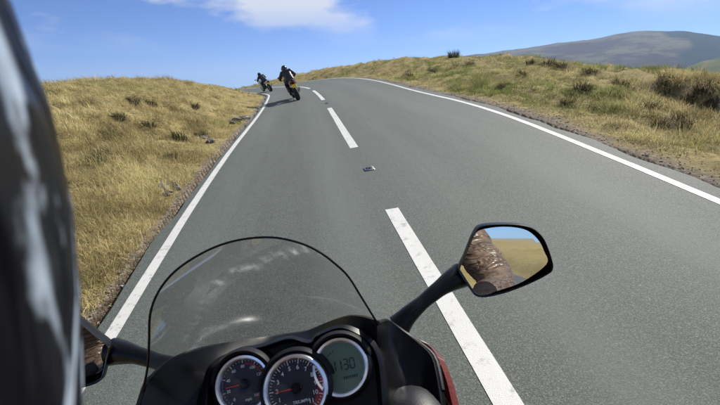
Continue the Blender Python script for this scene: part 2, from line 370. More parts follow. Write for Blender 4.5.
# road
sr = np.concatenate([np.arange(-110, -6, 1.0), np.arange(-6, 60, .25), np.arange(60, 115, 1.0)])
NC = 26; V = []; trk = []
for q in range(NC+2):
    f = np.clip((q-1)/(NC-1), 0, 1); wr = np.interp(sr, s_, wrt)
    jl = .09*(fbm(sr*1.7, sr*0, 41, 4)-.5)*2; jr = .10*(fbm(sr*1.5, sr*0+5, 43, 4)-.5)*2
    lo = -WL-.13+jl*.6; hi = wr+.22+jr; o = lo+(hi-lo)*f
    P = road_pt(sr, o, -.12 if q in (0, NC+1) else 0.0); V.append(P)
    trk.append(np.exp(-((o+1.65)/.28)**2)+np.exp(-((o+.45)/.30)**2)+np.exp(-((o-.55)/.28)**2)+np.exp(-((o-1.75)/.3)**2))
V = np.stack(V, 1)
me = np_mesh('road', V.reshape(-1, 3), grid_faces(len(sr), NC+2)); fattr(me, 'track', np.stack(trk, 1).ravel())
road = tag(link('road', me, M['asphalt'], angle=30), kind='structure')
def marking(s0, s1, oc, wdt, up=.003, step=.25):
    sv = np.linspace(s0, s1, max(2, int((s1-s0)/step)+1)); oc = oc(sv) if callable(oc) else oc
    j = .008*(fbm(sv*3, sv*0, 51, 3)-.5)
    V = np.stack([road_pt(sv, oc-wdt/2+j, up), road_pt(sv, oc+wdt/2+j, up)], 1)
    me = np_mesh('road_marking', V.reshape(-1, 3), grid_faces(len(sv), 2)); return link('road_marking', me, M['paint'], road, angle=0)
o = marking(-60, 100, -WL, .088); o.name = 'edge_line'
o = marking(-60, 100, lambda s: np.interp(s, s_, wrt), .082); o.name = 'edge_line'
for a, b in ((-20.5, -14.9), (-12.4, -6.8), (-4.3, -3.), (-2.0, 3.66), (6.22, 11.75), (14.4, 19.8), (21.9, 26.6), (29.2, 34.8), (37.3, 43)):
    marking(a, b, 0.0, .125).name = 'centre_dash'
# reflecting road studs between the dashes
def stud(s, label):
    p = road_pt(s, .02); r = empty('road_stud', tuple(p)); r.rotation_euler = (math.atan(np.interp(s, s_, grd)), math.atan(-np.interp(s, s_, TB)), np.interp(s, s_, psi))
    b = MB(); b.box((0, 0, .008), (.17, .20, .022), .008); b.build('casting', M['alloy'], r)
    b = MB(); b.box((0, 0, .024), (.11, .07, .022), .008); b.build('rubber_pad', M['rubber'], r)
    for sg in (-1, 1):
        for k in (-1, 1):
            b = MB(); b.ball((k*.03, sg*.036, .024), .009, 8, 6); b.build('reflector', M['clear_lens'], r)
    r.scale = (.72, .72, .72); tag(r, label, 'road stud', 'reflecting studs along the centre line')
stud(5.0, 'metal reflecting road stud in the gap before the second centre dash')
stud(13.1, 'metal reflecting road stud just behind the nearer motorcycle')

# ------------------------------------------------------------------ far hills
def rayd(px, py):
    return CFW+CRT*((px-360)/420)+CUP*((202.5-py)/420)
def hill(name, prof, R0, depth, base, mat, wood, seed, amp):
    az = []; el = []
    for px, py in prof:
        d = rayd(px, py); az.append(math.atan2(d.x, d.y)); el.append(d.z/math.hypot(d.x, d.y))
    A = np.linspace(az[0], az[-1], 260); E = np.interp(A, az, el); E = np.convolve(np.pad(E, 6, 'edge'), np.ones(13)/13, 'valid')
    T = np.linspace(-1, 1.2, 70); V = []; W = []
    for t in T:
        rr = R0+t*depth; x = rr*np.sin(A); y = rr*np.cos(A); top = CAM_H+E*R0
        shp = math.cos(min(1, abs(t))*math.pi/2)**1.1 if t < 0 else 1-.25*t*t
        z = base+(top-base)*shp+amp*(fbm(x/depth*5, y/depth*5, seed, 5)-.5)*(1 if t > -.95 else 0)
        V.append(np.stack([x, y, z], -1)); W.append(wood(A, t, x, y))
    V = np.stack(V); me = np_mesh(name, V.reshape(-1, 3), grid_faces(len(T), len(A))[:, ::-1]); fattr(me, 'wood', np.stack(W).ravel())
    return tag(link(name, me, mat, angle=0), kind='structure')
def wood(A, t, x, y):
    k = np.clip((np.degrees(A)-43+2.5*t+3*(fbm(x/300, y/300, 77, 4)-.5)*2)*1.5, 0, 1)
    return k*np.clip((t+.95)*3, 0, 1)
hill('hills', [(430, 62), (480, 56), (515, 51.5), (545, 47), (580, 42), (620, 36.5), (650, 34), (685, 33), (715, 36), (760, 42), (860, 60), (1100, 90)], 2200, 1100, -80, M['hill'], wood, 5, 34)
def wood2(A, t, x, y): return np.clip((fbm(x/60, y/60, 91, 3)-.47)*14, 0, 1)*(abs(t) < .5)
hill('hills', [(640, 95), (675, 73), (690, 66), (705, 60), (725, 57), (760, 55), (830, 60), (1000, 90)], 900, 260, -90, M['pasture'], wood2, 15, 14)

# ------------------------------------------------------------------ grass on the banks
def make_blades(cx, cy, cz, gxs, gys, nb, L, spread, width, col, lean=.75, seg3=True, r=rng):
    """blades of many tufts at once; returns verts, tris, colours"""
    T = np.repeat(np.arange(len(cx)), nb); n = len(T); th = r.uniform(0, 2*np.pi, n); rr = np.sqrt(r.random(n))*spread[T]
    bx = rr*np.cos(th); by = rr*np.sin(th); base = np.stack([cx[T]+bx, cy[T]+by, cz[T]+bx*gxs[T]+by*gys[T]-.015], -1)
    ln = L[T]*r.uniform(.55, 1.15, n); tilt = lean*r.uniform(.2, 1.3, n)*(.4+.8*rr/spread[T]); ph = th+r.normal(0, .7, n)
    wind = np.array([-.25, -.05, 0])
    dirh = np.stack([np.cos(ph), np.sin(ph), np.zeros(n)], -1)
    mid = base+dirh*(np.sin(tilt)*ln*.5)[:, None]+np.array([0, 0, 1.])*(np.cos(tilt)*ln*.55)[:, None]+wind*ln[:, None]*.2
    tip = base+dirh*(np.sin(tilt*1.9)*ln)[:, None]+np.array([0, 0, 1.])*(np.maximum(np.cos(tilt*1.75), .05)*ln*.95)[:, None]+wind*ln[:, None]*.6
    fa = r.uniform(0, np.pi, n); wv = np.stack([np.cos(fa), np.sin(fa), np.zeros(n)], -1)*(width[T]*r.uniform(.6, 1.2, n)/2)[:, None]
    c = col[T]*r.uniform(.7, 1.3, (n, 1))*(1+r.normal(0, .06, (n, 3)))
    if seg3:
        V = np.stack([base-wv, base+wv, mid-wv*.8, mid+wv*.8, tip], 1).reshape(-1, 3); k = np.arange(n)[:, None]*5
        F = np.concatenate([k+[0, 1, 3], k+[0, 3, 2], k+[2, 3, 4]]); C = np.repeat(c, 5, 0)
    else:
        V = np.stack([base-wv, base+wv, tip], 1).reshape(-1, 3); F = np.arange(n*3).reshape(-1, 3); C = np.repeat(c, 3, 0)
    return V, F, np.clip(C, .005, .8)
def grass_object(name, parts):
    V = np.concatenate([p[0] for p in parts]); off = np.cumsum([0]+[len(p[0]) for p in parts[:-1]]); F = np.concatenate([p[1]+o for p, o in zip(parts, off)])
    me = np_mesh(name, V, F); C = np.concatenate([p[2] for p in parts]); a = me.color_attributes.new('tint', 'FLOAT_COLOR', 'POINT')
    a.data.foreach_set('color', np.concatenate([C, np.ones((len(C), 1))], 1).astype(np.float32).ravel()); return link(name, me, M['grass'], smooth=False)
STRAW = np.array([.61, .515, .26]); TAN = np.array([.43, .355, .165]); OLIVE = np.array([.28, .295, .09]); GREEN = np.array([.19, .235, .06]); DARK = np.array([.05, .052, .02])
def slope(x, y):
    z, d, s, o = ground(x, y); e = .15; zx = ground(x+e, y)[0]; zy = ground(x, y+e)[0]; return z, (zx-z)/e, (zy-z)/e, d, s, o
def scatter(n, a0, a1, r0, r1, side):
    a = np.radians(rng.uniform(a0, a1, n)); r = np.exp(rng.uniform(math.log(r0), math.log(r1), n)); x = r*np.sin(a); y = r*np.cos(a)
    z, gx_, gy_, d, s, o = slope(x, y)
    k = (d > .04+.25*rng.random(n)**2) & ((o < 0) if side < 0 else (o > 0)) & (np.abs(gx_)+np.abs(gy_) < 1.0)
    if side > 0: k &= (d > .22+.6*rng.random(n))
    k &= (fbm(x*.8, y*.8, 61, 3) > .28+.15*rng.random(n))
    return [q[k] for q in (x, y, z, np.clip(gx_, -.8, .8), np.clip(gy_, -.8, .8), d, r)]
def tint(x, y, side):
    g = fbm(x*.22, y*.22, 21, 4); f = fbm(x*1.9, y*1.9, 25, 3); u = rng.random(len(x))[:, None]
    c = TAN*.8+(STRAW*1.08-TAN*.8)*np.clip((f-.35)*3+rng.normal(0, .22, len(x)), 0, 1)[:, None]
    kg = np.clip((g-(.64 if side < 0 else .40))*(5 if side < 0 else 6)+(.10 if side < 0 else .60), 0, .95)[:, None]
    c = c*(1-kg)+(OLIVE*(1-u)+GREEN*u)*kg
    c = c*np.exp(rng.normal(0, .22, len(x)))[:, None]; dk = (rng.random(len(x)) < (.09 if side < 0 else .15))[:, None]; return np.where(dk, c*.45, c)
for side, (a0, a1), nn in ((-1, (-52, 4), 21000), (1, (-9, 62), 26000)):
    parts = []
    x, y, z, gx_, gy_, d, r = scatter(nn, a0, a1, 1.6, 62, side)
    c = tint(x, y, side); big = fbm(x*.9, y*.9, 71, 3); Lb = (.07+.30*big**1.5*rng.uniform(.5, 1.5, len(x)))*np.clip(.55+d*.3, .5, 1); sp = .07+.10*rng.random(len(x))
    nb = np.clip((18+26*big).astype(int), 8, 52)
    nr_ = r < 13; fr_ = ~nr_; wd = np.clip(.0045*np.maximum(r/6, 1)**.8, .0045, .022)
    for kk, sg in ((nr_, True), (fr_, False)):
        parts.append(make_blades(x[kk], y[kk], z[kk], gx_[kk], gy_[kk], nb[kk], Lb[kk], sp[kk]*np.maximum(r[kk]/12, 1)**.4, wd[kk], c[kk], seg3=sg))
    o = grass_object('moor_grass', parts)
    tag(o, 'dry straw coloured moor grass covering the bank beside the motorcycles\' lane' if side < 0 else 'green and straw moor grass covering the bank across the road', 'grass', kind='stuff')
x, y, z, gx_, gy_, d, r = scatter(16000, 62, 205, 2.5, 60, 1)          # the bank behind, as the mirror sees it
parts = [make_blades(x, y, z, gx_, gy_, np.full(len(x), 14), np.full(len(x), .16), np.full(len(x), .22), np.full(len(x), .014), tint(x, y, 1)*.35+GREEN*.25, seg3=False)]
tag(grass_object('moor_grass', parts), 'moor grass on the slope reflected in the black wing mirror', 'grass', kind='stuff')

# dark rush clumps that stand out one by one
def clump(x, y, size, colr, label, group, nbl=170, name='rush_clump', lean=.6):
    x = np.array([x]); y = np.array([y]); z, a, b, d, s, o = slope(x, y); one = np.ones(1)
    V, F, C = make_blades(x*0, y*0, z*0, a, b, np.array([nbl]), one*size*.9, one*size*.55, one*max(.006, size*.03), np.array([colr]), lean=lean)
    ob = grass_object(name, [(V, F, C)]); ob.location = (x[0], y[0], z[0]); tag(ob, label, 'rush clump' if name == 'rush_clump' else 'bush', group); return ob
LB = 'dark green rush clump standing out of the straw coloured bank inside the bend'
def hit(px, py):
    d = rayd(px, py); t = np.concatenate([np.arange(1.2, 12, .03), np.arange(12, 60, .1)]); x = d.x*t; y = d.y*t; z = CAM_H+d.z*t; g = ground(x, y)[0]
    i = np.argmax(g > z); return (x[i], y[i]) if (g > z).any() else None
for px, py, sz in ((180, 139, .24), (201, 137, .20), (110, 138, .25), (133, 104, .28), (152, 105, .25), (217, 99, .22), (174, 158, .16), (98, 165, .22), (150, 127, .2), (196, 109, .2), (120, 118, .2)):
    h = hit(px, py)
    if h: clump(*h, sz, DARK*(.8+.5*random.random()), 'dark rush clump beside the pair of grey stones half way up the bend' if (px, py) in ((180, 139), (201, 137)) else 'dark rush clump by the kerbside end of the bank near the farther riders' if px > 210 else LB, 'rush clumps on the near bank')
LBR = 'dark heather clump half way up the green bank across the road'
for px, py, sz in ((548, 66, .45), (560, 68, .4), (530, 64, .35), (582, 90, .32), (621, 86, .34), (628, 92, .3), (590, 74, .36), (524, 76, .3), (410, 76, .3), (432, 72, .32), (470, 66, .35), (660, 128, .2), (682, 122, .22), (650, 108, .25), (600, 112, .2), (504, 88, .25), (567, 104, .22), (690, 100, .3), (670, 86, .4), (706, 92, .35)):
    h = hit(px, py)
    if h: clump(*h, sz, np.array([.055, .042, .02])*(.7+.7*random.random()), 'dark heather clump on the lip of the eroded peat step' if px > 655 and py < 105 else 'dark heather clump on the skyline of the bank across the road' if py < 70 else 'low dark heather clump close to the gravel verge across the road' if py > 100 else LBR, 'heather clumps across the road', name='heather_clump', lean=.9)
for o in [q for q in COL.objects if q.name.startswith('heather_clump')]: o['category'] = 'heather clump'
h = hit(454, 58)
if h: clump(*h, .6, np.array([.045, .05, .02]), 'small windblown bush alone on the crest across the road', None, 260, 'bush', .35)

# stones
def stone_mesh(seed, flat=.6):
    r = random.Random(seed); b = MB(); b.ball((0, 0, 0), 1, 9, 6); vs = []
    for v in b.v:
        p = Vector(v); k = .72+.5*r.random(); vs.append((p.x*k, p.y*k*.85, p.z*k*flat))
    b.v = vs; me = bpy.data.meshes.new('stone'); me.from_pydata(b.v, [], b.f); me.update(); return me
SM = [stone_mesh(k) for k in range(6)]
for i, (px, py, sz, mt, lb) in enumerate(((163, 190, .09, 'stone', 0), (171, 186, .08, 'stone', 0), (178, 190, .07, 'stone', 0), (168, 195, .07, 'stone', 0), (205, 139, .11, 'stone', 0), (211, 143, .09, 'stone', 0), (237, 121, .13, 'stone', 0), (242, 119, .11, 'stone', 0), (232, 124, .09, 'stone', 0),
        (124.5, 289, .035, 'pale_stone', 1), (247, 119, .10, 'pale_stone', 2))):
    h = hit(px, py)
    if not h: continue
    z = float(ground(*[np.array([q]) for q in h])[0][0]); me = SM[i % 6].copy(); o = link('stone', me, M[mt], smooth=False)
    o.location = (h[0], h[1], z+sz*.2); o.scale = (sz, sz, sz); o.rotation_euler = (random.random()*.5, random.random()*.5, random.random()*6)
    tag(o, (('grey stone in the small heap beside the edge line low on the dry bank', 'grey stone of the pair below a dark rush clump', 'grey stone of the row at the bank\'s end near the riders')[0 if i < 4 else 1 if i < 6 else 2], 'small pale stone lying beside the white edge line', 'pale rock by the edge line where the bank ends')[lb], 'stone', 'grey stones in the dry bank' if lb == 0 else None)
def gravel(n, side, label):
    s = rng.uniform(1.0, 34, n)**1.0; s = 1+33*rng.random(n)**1.6; wr = np.interp(s, s_, wrt)
    o = np.where(side > 0, wr+.16+np.abs(rng.normal(.2, .22, n)), -WL-.16-np.abs(rng.normal(0, .20, n))); p = road_pt(s, o); z = ground(p[:, 0], p[:, 1])[0]
    base = np.array([(1, 0, 0), (-1, 0, 0), (0, 1, 0), (0, -1, 0), (0, 0, .7), (0, 0, -.7)], float); F0 = np.array([(0, 2, 4), (2, 1, 4), (1, 3, 4), (3, 0, 4), (2, 0, 5), (1, 2, 5), (3, 1, 5), (0, 3, 5)])
    sz = .005+.015*rng.random(n)**4+.003; a = rng.uniform(0, 6.28, n); q = base[None]*rng.uniform(.6, 1.3, (n, 6, 1)); x = q[..., 0]*np.cos(a)[:, None]-q[..., 1]*np.sin(a)[:, None]; y = q[..., 0]*np.sin(a)[:, None]+q[..., 1]*np.cos(a)[:, None]
    V = np.stack([x, y, q[..., 2]], -1)*sz[:, None, None]+np.stack([p[:, 0], p[:, 1], np.maximum(z, z)+.004], -1)[:, None]
    me = np_mesh('gravel', V.reshape(-1, 3), (np.arange(n)[:, None, None]*6+F0[None]).reshape(-1, 3)); tag(link('gravel', me, M['gravel'], smooth=False), label, 'gravel', kind='stuff')
gravel(1500, 1, 'loose grey brown gravel along the verge across the road'); gravel(350, -1, 'loose grit along the edge line beside the dry bank')

# ------------------------------------------------------------------ motorcycles
def wheel(name, parent, y, rad_, wid, tyre=.1):
    rot = Matrix.Rotation(R(90), 3, 'Y'); c = (0, y, rad_); rr = rad_-tyre
    b = MB(); b.lathe([(rr-.02, -wid*.42), (rr+.01, -wid*.45), (rr+.012, -wid*.3), (rr-.012, 0), (rr+.012, wid*.3), (rr+.01, wid*.45), (rr-.02, wid*.42), (rr-.03, 0), (rr-.02, -wid*.42)], c, rot, 40)
    for k in range(5):
        t = 2*math.pi*k/5; d = Vector((0, math.cos(t), math.sin(t))); b.tube([Vector(c)+d*.035, Vector(c)+d*(rr-.015)], [.026, .018], 8, flat=.6, upv=(1, 0, 0))
    b.tube([(-wid*.5, y, rad_), (wid*.5, y, rad_)], .045, 16)
    w_ = b.build(name, M['alloy'], parent)
    prof = []; b = MB()
    for k in range(17):
        t = -math.pi*.62+math.pi*1.24*k/16; prof.append((rr+.0+tyre*max(-.1, math.cos(t)), math.sin(t)*wid*.52))
    b.lathe(prof+[prof[0]], c, rot, 48); b.build('tyre', M['rubber'], w_)
    b = MB()
    for sg in (-1, 1): b.lathe([(.09, sg*.062-.002), (.15, sg*.062-.002), (.15, sg*.062+.002), (.09, sg*.062+.002), (.09, sg*.062-.002)], c, rot, 32)
    b.build('brake_disc', M['steel'], w_); return w_
def ell(c, rx, rz, n=20, sq=2.4):
    out = []
    for k in range(n):
        t = 2*math.pi*k/n; cs, sn = math.cos(t), math.sin(t); out.append(Vector((c[0]+rx*math.copysign(abs(cs)**(2/sq), cs), c[1], c[2]+rz*math.copysign(abs(sn)**(2/sq), sn))))
    return out
def running_gear(root, paint, dz=(0, 0)):
    """everything below the cockpit: wheels, fork, engine, tank, seat, tail"""
    wheel('rear_wheel', root, -.72, .315, .185, .105).location.z = dz[0]; wheel('front_wheel', root, .73, .30, .125, .085).location.z = dz[1]
    for sg in (-1, 1):
        b = MB(); b.tube([(sg*.095, .73, .30+dz[1]), (sg*.095, .60, .62), (sg*.095, .47, .93)], [.028, .026, .024], 12); b.build('fork_leg', M['steel'], root)
        b = MB(); b.box((sg*.10, -.50, .33), (.035, .50, .07), .015, Matrix.Rotation(R(4), 3, 'X')); b.build('swingarm', M['alloy'], root)
        b = MB(); b.tube([(sg*.13, -.2, .40), (sg*.24, -.2, .39)], .013, 8); b.build('foot_peg', M['steel'], root)
    b = MB(); n = 14
    rings = []
    for k in range(n+1):
        t = R(-10)+R(150)*k/n; p = Vector((0, .73+.325*math.cos(t), .30+dz[1]+.325*math.sin(t))); rings.append([p+Vector((x, 0, 0))+Vector((0, math.cos(t), math.sin(t)))*(-.03*(x/.07)**2) for x in (-.07, -.045, 0, .045, .07)])
    b.loft(rings, False); b.build('front_mudguard', paint, root)
    b = MB(); b.box((0, .08, .42), (.36, .46, .34), .05); b.box((0, .18, .62), (.30, .30, .22), .04, Matrix.Rotation(R(-20), 3, 'X')); b.lathe([(.11, -.2), (.13, -.19), (.13, .19), (.11, .2)], (0, -.02, .36), Matrix.Rotation(R(90), 3, 'Y'), 20); b.build('engine', M['engine'], root)
    b = MB(); b.loft([ell((0, y, z), rx, rz) for y, z, rx, rz in ((.40, .84, .05, .05), (.36, .845, .12, .10), (.24, .855, .165, .135), (.08, .85, .165, .13), (-.06, .83, .12, .10), (-.14, .80, .085, .06), (-.16, .79, .05, .03))]); t = b.build('fuel_tank', paint, root)
    b = MB(); b.lathe([(.0, .02), (.03, .02), (.04, .012), (.042, -.02)], (0, .2, .985), None, 24); b.build('filler_cap', M['chrome'], t)
    b = MB(); b.loft([ell((0, y, z), rx, rz, 20, 3) for y, z, rx, rz in ((-.10, .785, .085, .03), (-.16, .785, .12, .05), (-.34, .79, .155, .055), (-.48, .815, .145, .05), (-.54, .85, .13, .05), (-.72, .885, .115, .045), (-.84, .90, .09, .035), (-.87, .90, .05, .02))]); b.build('seat', M['seat'], root)
    b = MB(); b.loft([ell((0, y, z), rx, rz, 20, 3) for y, z, rx, rz in ((-.20, .70, .12, .05), (-.45, .735, .14, .06), (-.70, .80, .13, .065), (-.90, .855, .10, .05), (-1.0, .87, .06, .03))]); b.build('tail_fairing', paint, root)
    b = MB(); b.box((0, -1.0, .835), (.17, .03, .055), .012, Matrix.Rotation(R(15), 3, 'X')); b.build('tail_light', M['red_lens'], root)
    b = MB(); b.loft([[(-.08, -.93, .80), (.08, -.93, .80), (.07, -1.03, .60), (-.07, -1.03, .60)], [(-.08, -.91, .80), (.08, -.91, .80), (.07, -1.01, .60), (-.07, -1.01, .60)]]); b.build('rear_mudguard', M['black_plastic'], root, angle=20)
    b = MB(); b.box((0, -1.045, .665), (.19, .008, .14), .002, Matrix.Rotation(R(-14), 3, 'X')); b.build('number_plate', M['yellow'], root, angle=20)
    for sg in (-1, 1):
        b = MB(); b.tube([(sg*.05, -.97, .76), (sg*.13, -.98, .76)], .008, 8); b.ball((sg*.15, -.985, .76), (.03, .025, .022), 10, 7); b.build('indicator', M['amber'], root)
    b = MB(); b.tube([(.10, .25, .30), (.13, .05, .17), (.15, -.25, .19), (.17, -.42, .30)], .024, 12); b.build('exhaust_pipe', M['steel'], root)
    b = MB(); b.tube([(.17, -.42, .30), (.185, -.48, .34), (.20, -.80, .47), (.203, -.84, .485)], [.028, .055, .058, .04], 16); s_c = b.build('silencer', M['steel'], root)
    b = MB(); b.lathe([(.0, .0), (.022, .0), (.026, .012), (.036, .0)], (.2035, -.845, .487), Matrix.Rotation(R(112), 3, 'X'), 16); b.build('end_cap', M['black_satin'], s_c)
    b = MB(); b.tube([(0, -.18, .50), (0, .05, .66), (0, .42, .86)], [.05, .055, .05], 10); b.build('frame', M['engine'], root)
    b = MB(); b.tube([(0, -.28, .42), (0, -.18, .68)], .035, 12); b.build('shock_absorber', M['steel'], root)

# ------------------------------------------------------------------ people
def body(name, parent, J, mats, voxel, hands=False):
    """one continuous figure from joint positions; J in the motorcycle's frame"""
    b = MB(); Vv = lambda k, sg=1: Vector((J[k][0]*sg, J[k][1], J[k][2]))
    def chain(pts, rad, seg=14):
        P = spline(pts, (len(pts)-1)*6+1); rr = [np.interp(i/(len(P)-1)*(len(pts)-1), range(len(pts)), rad) for i in range(len(P))]
        b.tube(P, rr, seg); b.ball(P[0], rr[0]*.99, 12, 8); b.ball(P[-1], rr[-1]*.99, 12, 8)
    hp, wa, ch, nk, hd = (Vv(k) for k in ('hip', 'waist', 'chest', 'neck', 'head'))
    for off, q in ((-.09, 1), (.09, 1), (0, 1)): chain([hp+Vector((off, 0, 0)), wa+Vector((off*.8, 0, 0)), ch+Vector((off*.9, 0, 0))], [.125, .115, .125])
    chain([ch, nk, hd], [.12, .065, .075]); b.ball(hd, (.075, .095, .11), 14, 10)
    b.tube([Vv('sh', -1), (Vv('sh', -1)+Vv('sh'))/2+Vector((0, -.01, .03)), Vv('sh')], [.078, .10, .078], 14)
    for sg in (-1, 1):
        chain([Vv('sh', sg)+Vector((-sg*.03, 0, 0)), Vv('sh', sg), Vv('el', sg), Vv('wr', sg)], [.085, .092, .070, .044])
        chain([Vv('hip', sg)+Vector((sg*.09, 0, -.01)), Vv('kn', sg), Vv('an', sg)], [.112, .072, .05])
        an = Vv('an', sg); chain([an, an+Vector((0, .02, -.075)), an+Vector((0, .16, -.095))], [.052, .05, .038])
        wr_, hn = Vv('wr', sg), Vv('hand', sg); chain([wr_, (wr_+hn)/2, hn], [.036, .038, .034])
        if hands:
            for k, ln in enumerate((.9, 1.0, .97, .8)):
                x = hn.x+sg*(-.036+.024*k); y, z = hn.y, hn.z
                P = spline([(x, y+.005, z+.012), (x, y+.05*ln, z+.016), (x, y+.074*ln, z-.014), (x, y+.05*ln, z-.042)], 10); b.tube(P, [.0115]*4+[.0105]*3+[.009]*3, 8); b.ball(P[-1], .009, 8, 6)
            x = hn.x-sg*.04; P = spline([(x+sg*.01, hn.y-.01, hn.z-.005), (x-sg*.012, hn.y+.015, hn.z-.03), (x-sg*.006, hn.y+.045, hn.z-.038)], 8); b.tube(P, [.014]*4+[.011]*4, 8); b.ball(P[-1], .011, 8, 6)
    me = bpy.data.meshes.new('tmp'); me.from_pydata(b.v, [], b.f); me.update(); t = bpy.data.objects.new('tmp', me); COL.objects.link(t)
    rm = t.modifiers.new('r', 'REMESH'); rm.mode = 'VOXEL'; rm.voxel_size = voxel
    sm_ = t.modifiers.new('s', 'SMOOTH'); sm_.iterations = 3 if hands else 4; sm_.factor = .5
    dg = bpy.context.evaluated_depsgraph_get(); m2 = bpy.data.meshes.new_from_object(t.evaluated_get(dg)); bpy.data.objects.remove(t); m2.name = name
    m2.materials.clear()
    for q in mats: m2.materials.append(q)
    nv = len(m2.vertices); co = np.zeros(nv*3, np.float32); m2.vertices.foreach_get('co', co); co = co.reshape(-1, 3); nr = np.zeros(nv*3, np.float32); m2.vertices.foreach_get('normal', nr); nr = nr.reshape(-1, 3)
    # creases of the sleeves
    for sg in (-1, 1):
        A, B, C_ = (np.array(Vv(k, sg)) for k in ('sh', 'el', 'wr'))
        for P, Q, amp in ((A, B, .013), (B, C_, .007)):
            ax = Q-P; L_ = np.linalg.norm(ax); ax /= L_; rel = co-P; t_ = rel@ax; dist = np.linalg.norm(rel-t_[:, None]*ax, axis=1)
            wgt = np.clip(1-np.abs(t_/L_-.5)*1.6, 0, 1)*(dist < .11)*(np.sign(co[:, 0]) == sg)
            ph = np.arctan2(rel[:, 2], rel[:, 0])
            f = np.abs(np.sin(t_*np.pi/.062+1.6*np.sin(ph*1.3+.6)+7*(fbm(co[:, 0]*7, co[:, 2]*7, 5, 2)-.5)))-.6
            rg = -(1-np.minimum(1, np.abs(fbm(t_*26+ph*1.2, ph*1.1+t_*6, 9, 2)-.5)*7))**2
            co = co+nr*(wgt*amp*(f*.55+rg*.75))[:, None]
    m2.vertices.foreach_set('co', co.astype(np.float32).ravel()); m2.update()
    pc = np.zeros(len(m2.polygons)*3, np.float32); m2.polygons.foreach_get('center', pc); pc = pc.reshape(-1, 3); idx = np.zeros(len(pc), np.int32)
    ank = np.array(J['an']); hp_ = np.array(J['hip'])
    low = (pc[:, 2] < hp_[2]+.02) & ~((np.abs(pc[:, 0]) > .2) & (pc[:, 1] > .08) & (pc[:, 2] > .85)); idx[low] = 1
    idx[pc[:, 2] < ank[2]+.10] = 2
    for sg in (-1, 1):
        w0 = np.array(Vv('wr', sg)); h0 = np.array(Vv('hand', sg)); ax = h0-w0; idx[((pc-w0)@ax > 0) & (np.linalg.norm(pc-h0, axis=1) < .16)] = 2
    m2.polygons.foreach_set('material_index', idx); o = link(name, m2, None, parent, angle=0); return o
def helmet(parent, c, mat, visor, pitch=0, yaw=0, sc=1.0, name='helmet'):
    """full-face shell with a chin bar, visor and pivot covers; c is its centre"""
    b = MB(); n = 28; rings = []
    for i in range(1, 18):
        t = math.pi*i/18; ring = []
        for j in range(n):
            q = 2*math.pi*j/n; x = .130*math.sin(t)*math.cos(q); y = .165*math.sin(t)*math.sin(q); z = .148*math.cos(t)
            if z < -.02 and y > 0: y *= 1+.18*min(1, (-z-.02)/.08); x *= 1-.03
            if z < -.115: z = -.115-(z+.115)*-.3
            ring.append(Vector((x, y, z))*sc)
        rings.append(ring)
    b.loft(rings); h_ = b.build(name, mat, parent, angle=50); h_.location = c; h_.rotation_euler = (pitch, 0, yaw)
    b = MB(); rows = []
    for i in range(7):
        z = -.048+.105*i/6; row = []
        for j in range(25):
            q = R(90)-R(82)+R(164)*j/24; k = math.sqrt(max(.05, 1-(z/.148)**2)); e = 1.035
            row.append(Vector((.130*k*math.cos(q)*e, .165*k*math.sin(q)*e*(1+.18*min(1, max(0, (-z-.02)/.08))), z))*sc)
        rows.append(row)
    b.loft(rows, False); vz = b.build('visor', visor, h_, angle=0); so = vz.modifiers.new('t', 'SOLIDIFY'); so.thickness = .003*sc
    for sg in (-1, 1):
        b = MB(); b.lathe([(0, .008), (.022, .007), (.028, 0), (.028, -.01)], Vector((sg*.1305, .01, .004))*sc, Matrix.Rotation(R(90)*sg, 3, 'Y'), 20); b.build('visor_pivot', M['black_satin'], h_)
    return h_

